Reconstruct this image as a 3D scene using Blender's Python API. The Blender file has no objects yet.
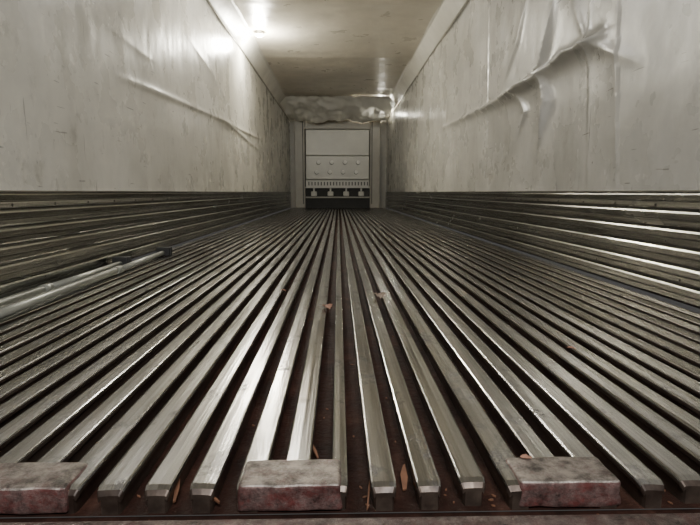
import bpy, bmesh, math, random
import numpy as np
from mathutils import Vector, Matrix, Euler, noise
random.seed(7)
F=520.0; H=0.40
W=1.25; L=13.7
# ---------------- camera
cam=bpy.data.cameras.new("camera"); co=bpy.data.objects.new("camera",cam)
bpy.context.collection.objects.link(co)
cam.sensor_width=36; cam.lens=36*F/700; cam.clip_start=0.02; cam.clip_end=100
co.location=(0,0,H)
co.rotation_euler=Euler((math.radians(90-7.7),0,math.radians(-1.27)),'XYZ')
bpy.context.scene.camera=co
R=co.rotation_euler.to_matrix()
def ray(px,py): return R@Vector(((px-350)/F,-(py-262.5)/F,-1))
def on_z(px,py,z=0):
    d=ray(px,py); t=(z-H)/d.z; return Vector((d.x*t,d.y*t,z))
def on_x(px,py,x):
    d=ray(px,py); t=x/d.x; return Vector((x,d.y*t,H+d.z*t))

# ---------------- materials
class NT:
    def __init__(s,name):
        s.m=bpy.data.materials.new(name); s.m.use_nodes=True
        s.t=s.m.node_tree; s.b=s.t.nodes["Principled BSDF"]
        s.tc=s.t.nodes.new("ShaderNodeTexCoord")
    def n(s,typ,**kw):
        x=s.t.nodes.new(typ)
        for k,v in kw.items(): setattr(x,k,v)
        return x
    def l(s,a,b): s.t.links.new(a,b)
    def noise(s,scale=(1,1,1),sc=5,detail=6,rough=.6,off=(0,0,0)):
        mp=s.n("ShaderNodeMapping"); mp.inputs["Scale"].default_value=scale; mp.inputs["Location"].default_value=off
        s.l(s.tc.outputs["Object"],mp.inputs["Vector"])
        nz=s.n("ShaderNodeTexNoise"); nz.inputs["Scale"].default_value=sc; nz.inputs["Detail"].default_value=detail; nz.inputs["Roughness"].default_value=rough
        s.l(mp.outputs[0],nz.inputs["Vector"]); return nz.outputs["Fac"]
    def ramp(s,fac,stops):
        r=s.n("ShaderNodeValToRGB"); e=r.color_ramp.elements
        while len(e)<len(stops): e.new(.5)
        for i,(p,c) in enumerate(stops):
            e[i].position=p
            e[i].color=(c,c,c,1) if isinstance(c,(int,float)) else (*c,1)
        s.l(fac,r.inputs[0]); return r.outputs[0]
    def mix(s,fac,a,b,mode='MIX'):
        m=s.n("ShaderNodeMix",data_type='RGBA',blend_type=mode)
        for i,v in ((0,fac),(6,a),(7,b)):
            if isinstance(v,(int,float)): m.inputs[i].default_value=v
            elif isinstance(v,tuple): m.inputs[i].default_value=(*v,1)
            else: s.l(v,m.inputs[i])
        return m.outputs[2]
    def bump(s,h,strength=.3,dist=.01,prev=None):
        b=s.n("ShaderNodeBump"); b.inputs["Strength"].default_value=strength; b.inputs["Distance"].default_value=dist
        s.l(h,b.inputs["Height"])
        if prev: s.l(prev,b.inputs["Normal"])
        s.l(b.outputs[0],s.b.inputs["Normal"]); return b.outputs[0]
    def set(s,**kw):
        for k,v in kw.items():
            k=k.replace("_"," ")
            i=s.b.inputs[k]
            if isinstance(v,(int,float)): i.default_value=v
            elif isinstance(v,tuple): i.default_value=(*v,1)
            else: s.l(v,i)
        return s.m

def mat_wall(name,base,dark,rough=.30,scuff=True,bs=.45):
    n=NT(name)
    big=n.ramp(n.noise(sc=.9,detail=3),[(.35,dark),(.65,base)])
    c=n.mix(n.ramp(n.noise((1,1,.5),sc=3,detail=5,rough=.65),[(.35,.5),(.62,0.)]),big,tuple(x*.72 for x in dark))
    if scuff:
        s0=n.ramp(n.noise((1,1.3,1),sc=5,detail=7,rough=.7,off=(7,1,4)),[(.57,0.),(.70,.55)])
        c=n.mix(s0,c,(.26,.245,.21))
        s1=n.ramp(n.noise((1,2.2,.9),sc=9,detail=8,rough=.7,off=(3,1,2)),[(.665,0.),(.685,.85)])
        c=n.mix(s1,c,(.10,.09,.075))
        s2=n.ramp(n.noise((1,16,.7),sc=5,detail=2,rough=.5,off=(5,5,1)),[(.715,0.),(.735,.7)])
        c=n.mix(s2,c,(.16,.15,.13))
        s3=n.ramp(n.noise((1,1.2,14),sc=4,detail=2,rough=.5,off=(1,9,1)),[(.71,0.),(.73,.7)])
        c=n.mix(s3,c,(.14,.13,.11))
    rr=n.ramp(n.noise((1,1,1),sc=3,detail=4),[(.3,rough-.1),(.7,rough+.10)])
    p=n.bump(n.noise((1,1,.6),sc=2.6,detail=2,rough=.5),bs,.04)
    n.bump(n.noise((1,1,.8),sc=9,detail=2),.16,.012,p)
    return n.set(Base_Color=c,Roughness=rr,Specular_IOR_Level=.8)
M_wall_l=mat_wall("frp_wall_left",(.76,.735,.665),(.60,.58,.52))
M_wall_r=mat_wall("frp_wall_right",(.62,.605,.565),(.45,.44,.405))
M_ceil=mat_wall("frp_ceiling",(.70,.65,.555),(.57,.53,.45),.34,False,.25)
M_trim=mat_wall("frp_cove",(.70,.68,.62),(.58,.56,.5),.4,False,.2)

def mat_alu(name,lo,hi,stretch,dirt,rough=(.25,.5),dirt_amt=(.5,.68),metal=.9,dsc=(1,.6,1),streak=None,sb=.35):
    n=NT(name)
    c=n.ramp(n.noise(stretch,sc=5,detail=3,rough=.5),[(.3,lo),(.7,hi)])
    if streak:
        st=n.noise(streak,sc=1,detail=3,rough=.6)
        c=n.mix(n.ramp(st,[(.35,.45),(.6,0.)]),c,tuple(x*.45 for x in lo))
    f=n.ramp(n.noise(dsc,sc=9,detail=8,rough=.7,off=(2,7,1)),[(dirt_amt[0],0.),(dirt_amt[1],.85)])
    c=n.mix(f,c,dirt)
    r=n.ramp(n.noise(stretch,sc=7,detail=3,off=(1,1,4)),[(.3,rough[0]),(.7,rough[1])])
    mt=n.ramp(f,[(0,metal),(.85,.2)])
    if streak: n.bump(st,sb,.0012)
    return n.set(Base_Color=c,Roughness=r,Metallic=mt)
M_rib=mat_alu("rib_top_aluminum",(.36,.35,.335),(.56,.55,.53),(4,.3,1),(.06,.045,.038),(.15,.28),(.55,.70),1.,(1,.6,1),(160,1.6,1))
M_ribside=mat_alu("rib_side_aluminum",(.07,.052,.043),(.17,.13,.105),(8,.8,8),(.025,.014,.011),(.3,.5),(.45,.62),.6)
M_scuff=mat_alu("scuff_plate_aluminum",(.38,.375,.345),(.52,.515,.48),(1,.3,1),(.14,.135,.115),(.17,.28),(.60,.80),1.,(1,.6,1.2),(1,1.2,140),.25)
M_scuffgap=mat_alu("scuff_plate_groove",(.05,.048,.043),(.10,.098,.09),(1,.3,3),(.03,.028,.023),(.4,.5),(.5,.7),.6)
M_tube=mat_alu("galvanized_tube",(.36,.37,.345),(.50,.51,.47),(3,1,3),(.12,.11,.095),(.28,.4),(.60,.76),.6)
def mat_dirt():
    n=NT("groove_dirt")
    c=n.ramp(n.noise((1,.5,1),sc=14,detail=8,rough=.7),[(.3,(.008,.004,.003)),(.55,(.034,.014,.010)),(.78,(.10,.046,.032))])
    n.bump(n.noise(sc=60,detail=6),.8,.006)
    return n.set(Base_Color=c,Roughness=.7,Specular_IOR_Level=.2)
M_dirt=mat_dirt()
def mat_red(name,thr,red,grey):
    n=NT(name)
    g=n.ramp(n.noise((1,1,1),sc=30,detail=9,rough=.75),[(.38,tuple(x*.18 for x in grey)),(.6,grey)])
    r=n.ramp(n.noise((1,1,1),sc=30,detail=8,rough=.75,off=(4,4,4)),[(.35,tuple(x*.3 for x in red)),(.65,red)])
    f=n.ramp(n.noise((1,1,1.5),sc=24,detail=10,rough=.85,off=(8,2,1)),[(thr-.08,0.),(thr+.08,1.)])
    c=n.mix(f,g,r)
    n.bump(n.noise(sc=70,detail=7,rough=.7),.7,.004)
    return n.set(Base_Color=c,Roughness=.33,Metallic=n.ramp(f,[(0,.7),(1,0.)]))
M_blocktop=mat_red("worn_block_top",.58,(.20,.10,.085),(.52,.46,.42))
M_blockfront=mat_red("worn_block_front",.50,(.22,.07,.065),(.46,.32,.30))
M_sill=mat_red("sill_paint",.50,(.11,.05,.045),(.30,.25,.23))
def simple(name,col,rough=.5,metal=0.,var=.25,sc=12):
    n=NT(name)
    c=n.ramp(n.noise(sc=sc,detail=6),[(.3,tuple(x*(1-var) for x in col)),(.7,col)])
    return n.set(Base_Color=c,Roughness=rough,Metallic=metal)
M_black=simple("black_rubber",(.02,.02,.02),.6)
M_white=simple("bulkhead_white",(.52,.51,.45),.35,var=.12,sc=3)
M_beige=simple("bulkhead_post",(.33,.31,.26),.4,var=.2,sc=3)
M_hole=simple("vent_dark",(.03,.03,.028),.7)
M_holel=simple("vent_plug",(.85,.84,.78),.5)
M_cloth=simple("chute_fabric",(.90,.88,.82),.5,var=.06,sc=4)
M_rivet=simple("rivet_steel",(.06,.055,.05),.45,.5)
M_wood=simple("wood_chip",(.24,.11,.06),.7,var=.5,sc=60)
M_leaf=simple("dry_leaf",(.42,.22,.15),.7,var=.4,sc=50)
M_pale=simple("pale_chip",(.34,.26,.20),.7,var=.5,sc=50)

# ---------------- mesh helpers
def mesh_obj(name,verts,faces,mats,fm=None,parent=None,smooth=False):
    me=bpy.data.meshes.new(name); me.from_pydata([tuple(v) for v in verts],[],faces)
    for m in (mats if isinstance(mats,list) else [mats]): me.materials.append(m)
    if fm: me.polygons.foreach_set("material_index",fm)
    if smooth: me.polygons.foreach_set("use_smooth",[True]*len(me.polygons))
    me.update()
    o=bpy.data.objects.new(name,me); bpy.context.collection.objects.link(o)
    if parent: o.parent=parent
    return o
def empty(name):
    e=bpy.data.objects.new(name,None); e.empty_display_size=.1
    bpy.context.collection.objects.link(e); return e
def box(name,x0,x1,y0,y1,z0,z1,mat,parent=None,bev=0.0,seg=2):
    bm=bmesh.new(); bmesh.ops.create_cube(bm,size=1)
    for v in bm.verts:
        v.co=Vector(((x0+x1)/2+v.co.x*(x1-x0),(y0+y1)/2+v.co.y*(y1-y0),(z0+z1)/2+v.co.z*(z1-z0)))
    if bev: bmesh.ops.bevel(bm,geom=bm.edges[:],offset=bev,segments=seg,profile=.5,affect='EDGES')
    me=bpy.data.meshes.new(name); bm.to_mesh(me); bm.free(); me.materials.append(mat)
    o=bpy.data.objects.new(name,me); bpy.context.collection.objects.link(o)
    if parent: o.parent=parent
    return o
def cyl(name,p0,p1,r,mat,parent=None,seg=24,r2=None):
    p0=Vector(p0);p1=Vector(p1); d=p1-p0
    bm=bmesh.new(); bmesh.ops.create_cone(bm,cap_ends=True,segments=seg,radius1=r,radius2=r if r2 is None else r2,depth=d.length)
    M=Matrix.Translation((p0+p1)/2)@d.to_track_quat('Z','Y').to_matrix().to_4x4()
    bmesh.ops.transform(bm,matrix=M,verts=bm.verts)
    me=bpy.data.meshes.new(name); bm.to_mesh(me); bm.free(); me.materials.append(mat)
    for p in me.polygons: p.use_smooth=len(p.vertices)==4
    o=bpy.data.objects.new(name,me); bpy.context.collection.objects.link(o)
    if parent: o.parent=parent
    return o
def extr_y(name,prof,y0,y1,mats,fm=None,step=None):
    v=[];f=[];m=[]
    for y in (y0,y1):
        for (x,z) in prof: v.append((x,y,z))
    n=len(prof)
    for i in range(n-1):
        f.append((i,i+1,n+i+1,n+i)); 
        if fm: m.append(fm[i])
    return mesh_obj(name,v,f,mats,m if fm else None)

# ---------------- floor with ribs
Y0=.665; pitch=.0625; TW=.0190; BW=.0145; D=.036
V=[];Fc=[];FM=[]
nr=int(W/pitch)
def add_rib(cx,y0,tw,bw,zt):
    base=len(V)
    tl=random.uniform(-.0007,.0007)
    prof=[(-bw,-D),(-bw,-.014),(-tw,-.009),(-tw,zt-.0035),(-tw+.001,zt-.0012),(-tw+.0035,zt-.0002-tl),(0,zt+.0002),(tw-.0035,zt-.0002+tl),(tw-.001,zt-.0012),(tw,zt-.0035),(tw,-.009),(bw,-.014),(bw,-D)]
    n=len(prof)
    for (y,s,dz) in ((y0,.78,-.009),(y0+.005,.93,-.003),(y0+.014,1,0),(L,1,0)):
        for x,z in prof: V.append((cx+x*s,y,z+(dz if z>-.01 else 0)))
    for k in range(3):
        for i in range(n-1):
            a=base+k*n+i
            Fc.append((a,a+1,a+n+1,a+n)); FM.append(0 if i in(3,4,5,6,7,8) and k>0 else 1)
    Fc.append(tuple(base+i for i in range(n-1,-1,-1))); FM.append(1)
for i in range(-nr,nr+1):
    cx=i*pitch
    if abs(cx)>W-.03: continue
    y0=Y0+random.uniform(-.003,.008)
    w=TW*random.uniform(.94,1.03)
    if i==0: w=TW*.62
    add_rib(cx+random.uniform(-.001,.001),y0,w,BW*(.62 if i==0 else 1),random.uniform(-.0012,.0008))
b=len(V)
V+=[(-W,Y0-.004,-D),(W,Y0-.004,-D),(W,L,-D),(-W,L,-D)]; Fc.append((b,b+1,b+2,b+3)); FM.append(2)
b=len(V)
V+=[(-W,.3,-D-.004),(W,.3,-D-.004),(W,Y0,-D-.004),(-W,Y0,-D-.004)]; Fc.append((b,b+1,b+2,b+3)); FM.append(2)
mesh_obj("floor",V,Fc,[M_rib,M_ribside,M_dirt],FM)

box("door_sill",-W,W,.46,.617,-.034,-.012,M_sill,bev=.004)
def block(x0,x1,sd):
    bm=bmesh.new(); bmesh.ops.create_cube(bm,size=1)
    for v in bm.verts: v.co=Vector(((x0+x1)/2+v.co.x*(x1-x0),.6975+v.co.y*.072,-.0145+v.co.z*.039))
    bmesh.ops.bevel(bm,geom=bm.edges[:],offset=.005,segments=3,profile=.5,affect='EDGES')
    bmesh.ops.subdivide_edges(bm,edges=bm.edges[:],cuts=4,use_grid_fill=True)
    for v in bm.verts:
        q=v.co*45+Vector((sd,0,0))
        v.co+=Vector((noise.noise(q),noise.noise(q+Vector((9,0,0))),noise.noise(q+Vector((0,9,0)))))*.0025
        t=(v.co.z+.034)/.039; xm=(x0+x1)/2
        v.co.x=xm+(v.co.x-xm)*(1+.05*(1-t)) 
    me=bpy.data.meshes.new("dock_block"); bm.to_mesh(me); bm.free()
    me.materials.append(M_blocktop); me.materials.append(M_blockfront)
    for p in me.polygons:
        p.material_index=1 if p.normal.z<.55 else 0
        p.use_smooth=True
    o=bpy.data.objects.new("threshold_bumper_block",me); bpy.context.collection.objects.link(o)
def bx(px): return on_z(px,487,0).x
BL=[(bx(-40),bx(68)),(bx(239),bx(340)),(bx(522),bx(624))]
for k,(a,c) in enumerate(BL): block(a,c,k*5.3)

# ---------------- walls w/ wrinkles
def wall(name,xs,creases,mat,seed):
    s=1 if xs>0 else -1
    ys=np.concatenate([np.arange(.3,5.5,.0125),np.arange(5.5,8,.03),np.arange(8,L+.001,.1),[L]]); zs=np.linspace(H,2.22,150)
    Yg,Zg=np.meshgrid(ys,zs,indexing='ij')
    d=np.zeros_like(Yg)
    for k in range(12):
        rs=np.random.RandomState(seed+k)
        fy=rs.uniform(.8,5.); fz=rs.uniform(.5,3); d+=.0035/(.5+fy*.5)*np.sin(Yg*fy+rs.uniform(0,6)+np.sin(Zg*fz+rs.uniform(0,6)))
    for (pts,wa,wb,amp) in creases:
        P=[on_x(px,py,xs) for px,py in pts]
        best=np.full_like(Yg,9.); sg=np.zeros_like(Yg)
        tt=np.zeros_like(Yg)
        for i in range(len(P)-1):
            a=np.array([P[i].y,P[i].z]);c=np.array([P[i+1].y,P[i+1].z]); e=c-a; ll=(e@e)
            t=np.clip(((Yg-a[0])*e[0]+(Zg-a[1])*e[1])/ll,0,1)
            dd=np.hypot(Yg-a[0]-t*e[0],Zg-a[1]-t*e[1])
            cr=e[0]*(Zg-a[1])-e[1]*(Yg-a[0])
            m=dd<best; best=np.where(m,dd,best); tt=np.where(m,(i+t)/(len(P)-1),tt); sg=np.where(m,np.sign(cr),sg)
        fall=np.sin(np.pi*np.clip(tt*.9+.05,0,1))**.7
        wd=np.where(sg>0,wa,wb)
        d+=amp*np.exp(-np.sqrt(best**2+.00003)/wd)*fall
    X=xs-s*d
    ny,nz=Yg.shape
    verts=np.stack([X,Yg,Zg],-1).reshape(-1,3)
    idx=np.arange(ny*nz).reshape(ny,nz)
    q=np.stack([idx[:-1,:-1],idx[1:,:-1],idx[1:,1:],idx[:-1,1:]],-1).reshape(-1,4)
    if s>0: q=q[:,::-1]
    return mesh_obj(name,verts.tolist(),q.tolist(),mat,smooth=True)
wall("wall_right",W,[
    ([(444,127),(468,116),(490,106),(520,90),(548,72),(575,52),(604,33)],.035,.014,.075),
    ([(505,100),(530,84),(546,62),(552,30),(556,0)],.035,.016,.060),
    ([(546,74),(552,100),(541,140)],.05,.018,.065),
    ([(520,90),(528,112),(520,132)],.03,.014,.035),
    ([(528,0),(520,40),(505,80)],.04,.02,.028),
    ([(604,33),(585,48),(560,56),(548,72)],.014,.03,.044),
    ([(575,0),(590,40),(640,60)],.04,.02,.020),
    ([(420,40),(450,90),(446,126)],.06,.03,.018),
    ([(489,-40),(488,60),(487,190)],.03,.004,.008),
    ([(622,-60),(620,60),(618,190)],.05,.003,.010),
    ([(592,-60),(590,60),(588,190)],.004,.03,.006),
  ],M_wall_r,11)
wall("wall_left",-W,[
    ([(120,78),(150,90),(185,104),(225,122),(258,150)],.03,.014,.022),
    ([(215,116),(240,130),(262,140)],.03,.015,.016),
    ([(100,20),(150,60),(140,88)],.05,.02,.006),
    ([(190,40),(215,80),(230,110)],.05,.02,.009),
    ([(222,60),(222,100),(223,190)],.05,.006,.008),
  ],M_wall_l,31)
extr_y("trim_1",[(-W,2.215),(-W+.02,2.235),(-1.12,2.39),(-1.09,2.402)],.3,L,M_trim)
extr_y("trim_2",[(1.09,2.402),(1.12,2.39),(W-.02,2.235),(W,2.215)],.3,L,M_trim)
box("trim_3",-W,-W+.016,.3,L,2.20,2.222,M_scuff)
box("trim_4",W-.016,W,.3,L,2.20,2.222,M_scuff)
ny,nx=300,40
V=[];Fc=[]
for j in range(ny+1):
    y=.3+(L-.3)*j/ny
    for i in range(nx+1):
        x=-1.1+2.2*i/nx
        z=2.40+.003*math.cos(y*2*math.pi/1.22)*math.cos(x*1.4)+.012*noise.noise(Vector((x*1.3,y*.7,3)))
        for yb in (5.9,8.1,10.4):
            z-=.007*math.exp(-abs(y-yb)/.06)
        V.append((x,y,z))
for j in range(ny):
    for i in range(nx):
        a=j*(nx+1)+i; Fc.append((a,a+nx+1,a+nx+2,a+1))
mesh_obj("ceiling",V,Fc,M_ceil,smooth=True)

# ---------------- scuff band
def scuff(name,s):
    n=6; h=H/n; prof=[];fm=[]
    for i in range(n):
        z=i*h
        pts=[(.004,z+.001,1),(.004,z+.007,0),(.018,z+.009,0),(.0214,z+.014,0),(.0206,z+h*.46,0),(.0165,z+h*.485,1),(.0165,z+h*.53,0),(.0206,z+h*.55,0),(.0214,z+h*.85,0),(.018,z+h-.003,0),(.004,z+h-.001,1)]
        for a,b_,m in pts: prof.append((a,b_)); fm.append(m)
    prof+=[(.018,H-.001),(.024,H),(.024,H+.006),(0,H+.008)]; fm+=[0,0,0]
    prof=[(s*(W-a),z) for a,z in prof]
    if s<0: prof=prof[::-1]; fm=fm[::-1]
    if s<0: fm=fm[1:]+[0]
    o=extr_y(name,prof,.3,L,[M_scuff,M_scuffgap],fm)
    V=[];Fc=[]
    for row,sp,ph in ((5,.30,.0),(3,.61,.2),(1,.61,.1)):
        y=.5+ph
        while y<L:
            zc=row*h+h*.28; xc=s*(W-.0225); r=.006; b=len(V); K=8
            for kk in range(K):
                a=2*math.pi*kk/K; V.append((xc,y+r*math.cos(a),zc+r*math.sin(a)))
            V.append((xc-s*.003,y,zc))
            for kk in range(K): Fc.append((b+kk,b+(kk+1)%K,b+K))
            y+=sp
    mesh_obj("rivets",V,Fc,M_rivet,parent=o)
scuff("baseboard_right",1); scuff("baseboard_left",-1)

# ---------------- front wall + bulkhead
YB=L-.35
box("wall_back",-W,W,L,L+.05,-.04,2.42,M_beige)
bk=empty("front_bulkhead")
for x0,x1 in ((-1.10,-.84),(.80,1.06)):
    box("post",x0,x1,YB,L-.01,0,2.2,M_beige,bk,.015)
    xg=x1-.06 if x0<0 else x0+.04
    box("post_groove",xg,xg+.02,YB-.006,YB+.01,.1,2.15,M_hole,bk)
box("header",-.84,.80,YB+.02,L-.01,1.97,2.2,M_beige,bk,.01)
box("panel_upper",-.82,.78,YB+.04,YB+.08,1.32,1.96,M_white,bk,.012)
box("panel_lower",-.82,.78,YB+.03,YB+.08,.72,1.31,M_white,bk,.012)
for r,(z,n,o) in enumerate(((1.14,4,0),(.90,4,-.05))):
    for i in range(n):
        x=-.5+o+1.0*i/(n-1)
        cyl("vent_rim",(x,YB+.034,z),(x,YB+.016,z),.056,M_hole,bk,16)
        cyl("vent_plug",(x+.005,YB+.034,z+.01),(x+.005,YB+.010,z+.01),.048,M_holel,bk,16)
box("grille_backing",-.82,.78,YB+.02,YB+.09,.53,.70,M_white,bk)
for i in range(20):
    x=-.76+i*.0785
    box("grille_slot",x,x+.025,YB+.012,YB+.03,.57,.66,M_hole,bk)
box("shelf",-.84,.80,YB-.02,YB+.1,.50,.535,M_white,bk,.008)
box("lower_rail",-.84,.80,YB+.0,YB+.06,.25,.29,M_beige,bk,.006)
for x in (-.62,-.2,.2,.58):
    box("bracket",x-.075,x+.075,YB-.03,YB+.05,.30,.42,M_white,bk,.02)
    box("bracket_leg",x-.02,x+.02,YB-.01,YB+.04,.40,.51,M_white,bk,.005)
box("dark_return",-.84,.80,YB+.1,YB+.12,0,.5,M_hole,bk)

# chute fabric, sagging
V=[];Fc=[];nx,ny=90,50
for j in range(ny+1):
    v=j/ny; y=11.1+v*2.2
    for i in range(nx+1):
        u=i/nx; x=-1.2+2.4*u
        z=2.385-.20*math.sin(min(1,v*1.15)*math.pi*.62)**1.5-.05*math.sin(u*math.pi)*v
        z+=.03*math.sin(u*9+v*3)*v+.08*noise.noise(Vector((u*6,v*3,1)))+.04*noise.noise(Vector((u*16,v*8,5)))
        if abs(x)>1.08: z=min(z,2.36-(abs(x)-1.08)*1.1)
        V.append((x,y,min(z-.01,2.37)))
for j in range(ny):
    for i in range(nx):
        a=j*(nx+1)+i; Fc.append((a,a+nx+1,a+nx+2,a+1))
mesh_obj("air_chute_fabric",V,Fc,M_cloth,smooth=True)

# ---------------- load bars
def loadbar(pn,pf,r=.0175):
    zc=r+.004
    a=Vector((pn[0],pn[1],zc)); c=Vector((pf[0],pf[1],zc)); d=(c-a).normalized()
    e=empty("load_bar")
    cyl("outer_tube",a,c-d*.75,r,M_tube,e,32)
    cyl("inner_tube",c-d*.76,c-d*.02,r*.82,M_tube,e,32)
    cyl("collar",c-d*.78,c-d*.72,r*1.12,M_tube,e,32)
    for (p,q,w) in ((c,1,.045),(a,-1,.04)):
        for nm,m,o0,o1,ww in (("foot_plate",M_black,-.03,-.012,w*.9),("foot_pad",M_black,-.012,.022,w)):
            b=box(nm,-ww,ww,o0,o1,.002,.056,m,e,.005)
            b.matrix_local=Matrix.Translation((p.x,p.y,0))@Matrix.Rotation(math.atan2(-d.x,d.y)+(0 if q>0 else math.pi),4,'Z')
    return e
loadbar((-1.045,1.05),(-1.105,3.30))
loadbar((-1.145,.62),(-1.165,2.80))

# ---------------- debris
def leaf(px,py,size,rot,mat,z=.003):
    c=on_z(px,py,z)
    V=[];Fc=[];n=8
    for j in range(n+1):
        v=j/n; w=math.sin(math.pi*min(1,v*.92+.06))**.8*.35*(1+.25*math.sin(v*17))
        for k in range(-2,3):
            V.append(Vector((k/2*w*size,(v-.5)*size,size*(.14*(k/2)**2+.10*math.sin(v*3)+.03*math.sin(v*9+k)))))
    for j in range(n):
        for k in range(4):
            a=j*5+k; Fc.append((a,a+1,a+6,a+5))
    Rm=Matrix.Rotation(rot,3,'Z')
    V=[Rm@p+c for p in V]
    mesh_obj("dry_leaf",V,Fc,mat,smooth=True)
leaf(327,308,.05,.4,M_leaf); leaf(379,297,.065,.15,M_pale); leaf(283,291,.025,1.2,M_leaf)
leaf(571,349,.022,1.0,M_leaf); leaf(526,459,.018,1.3,M_leaf)
V=[];Fc=[];FM=[]
def inblock(p):
    return .655<p.y<.74 and any(a-.012<p.x<c+.012 for a,c in BL)
def chip(c,l,w,h,rot,tilt,mi):
    if inblock(c): return
    b=len(V); Rm=Matrix.Rotation(rot,3,'Z')@Matrix.Rotation(tilt,3,'X')
    pts=[(-w*.2,-l/2,0),(w*.3,-l/2*.9,0),(w/2,0,0),(w*.15,l/2,0),(-w*.1,l/2*.9,0),(-w/2,l*.1,0)]
    for z in(0,h):
        for p in pts: V.append(Rm@Vector((p[0],p[1],z+p[1]*.1))+c)
    n=6
    Fc.append(tuple(b+i for i in range(n-1,-1,-1)));Fc.append(tuple(b+n+i for i in range(n)))
    FM.extend([mi,mi])
    for i in range(n): Fc.append((b+i,b+(i+1)%n,b+n+(i+1)%n,b+n+i)); FM.append(mi)
for px,py,l,w,rot,t in ((177,490,.045,.007,.1,.2),(315,452,.03,.005,.4,.3),(369,492,.06,.003,-.15,.3),(404,478,.045,.011,-.1,.3),
      (418,490,.025,.003,.5,.2),(215,500,.02,.004,.9,.1)):
    chip(on_z(px,py,-.024),l,w,.003,rot,t,0)
for i in range(300):
    y=.67+8*random.random()**2.2
    k=random.randint(-19,18); x=(k+.5)*pitch+random.uniform(-.009,.009)
    if x<-1.0: continue
    chip(Vector((x,y,-D+.001)),random.uniform(.003,.008),random.uniform(.0015,.004),.0018,random.uniform(0,3.14),random.uniform(-.2,.2),0)
for i in range(120):
    y=.622+.03*random.random(); x=random.uniform(-.8,.8)
    chip(Vector((x,y,-D-.003)),random.uniform(.003,.008),random.uniform(.0015,.003),.002,random.uniform(0,3.14),random.uniform(-.2,.2),random.choice((0,0,0,0,0,1)))
mesh_obj("wood_debris",V,Fc,[M_wood,M_pale,M_leaf],FM)

# ---------------- lamps
def emis(name,col,st):
    m=bpy.data.materials.new(name); m.use_nodes=True; b=m.node_tree.nodes["Principled BSDF"]
    b.inputs["Base Color"].default_value=(.8,.8,.75,1)
    b.inputs["Emission Color"].default_value=(*col,1); b.inputs["Emission Strength"].default_value=st; return m
M_em=emis("lamp_lens",(1,.95,.80),25)
def lamp(x,y,z,power,r=.05,col=(1,.95,.80)):
    e=empty("dome_lamp")
    cyl("base",(x,y,z),(x,y,z-.02),r*1.3,M_white,e,24)
    bm=bmesh.new(); bmesh.ops.create_uvsphere(bm,u_segments=20,v_segments=10,radius=r)
    for v in bm.verts: v.co=Vector((v.co.x+x,v.co.y+y,v.co.z*.5+z-.022))
    me=bpy.data.meshes.new("lens"); bm.to_mesh(me); bm.free(); me.materials.append(M_em)
    o=bpy.data.objects.new("lens",me); bpy.context.collection.objects.link(o); o.parent=e
    l=bpy.data.lights.new("lamp_light",'POINT'); l.energy=power; l.color=col; l.shadow_soft_size=.08
    lo=bpy.data.objects.new("bulb",l); lo.location=(x,y,z-.14); bpy.context.collection.objects.link(lo); lo.parent=e
lamp(-.99,6.9,2.385,110); lamp(1.0,12.2,2.36,50,.045)
lamp(-.55,4.7,2.39,32,.05,(1,.97,.90))  # added lamp out of view, put there for highlights on the near ribs
l=bpy.data.lights.new("dock_floodlight",'AREA'); l.shape='RECTANGLE'; l.size=.9; l.size_y=.4; l.energy=100; l.color=(1,.985,.955)
lo=bpy.data.objects.new("dock_floodlight",l); lo.location=(.2,-1.1,2.1)
lo.rotation_euler=(Vector((-.4,4.0,1.8))-lo.location).to_track_quat('-Z','Y').to_euler()
bpy.context.collection.objects.link(lo)
w=bpy.data.worlds.new("world"); bpy.context.scene.world=w; w.use_nodes=True
w.node_tree.nodes["Background"].inputs[0].default_value=(.92,.91,.88,1)
w.node_tree.nodes["Background"].inputs[1].default_value=.07
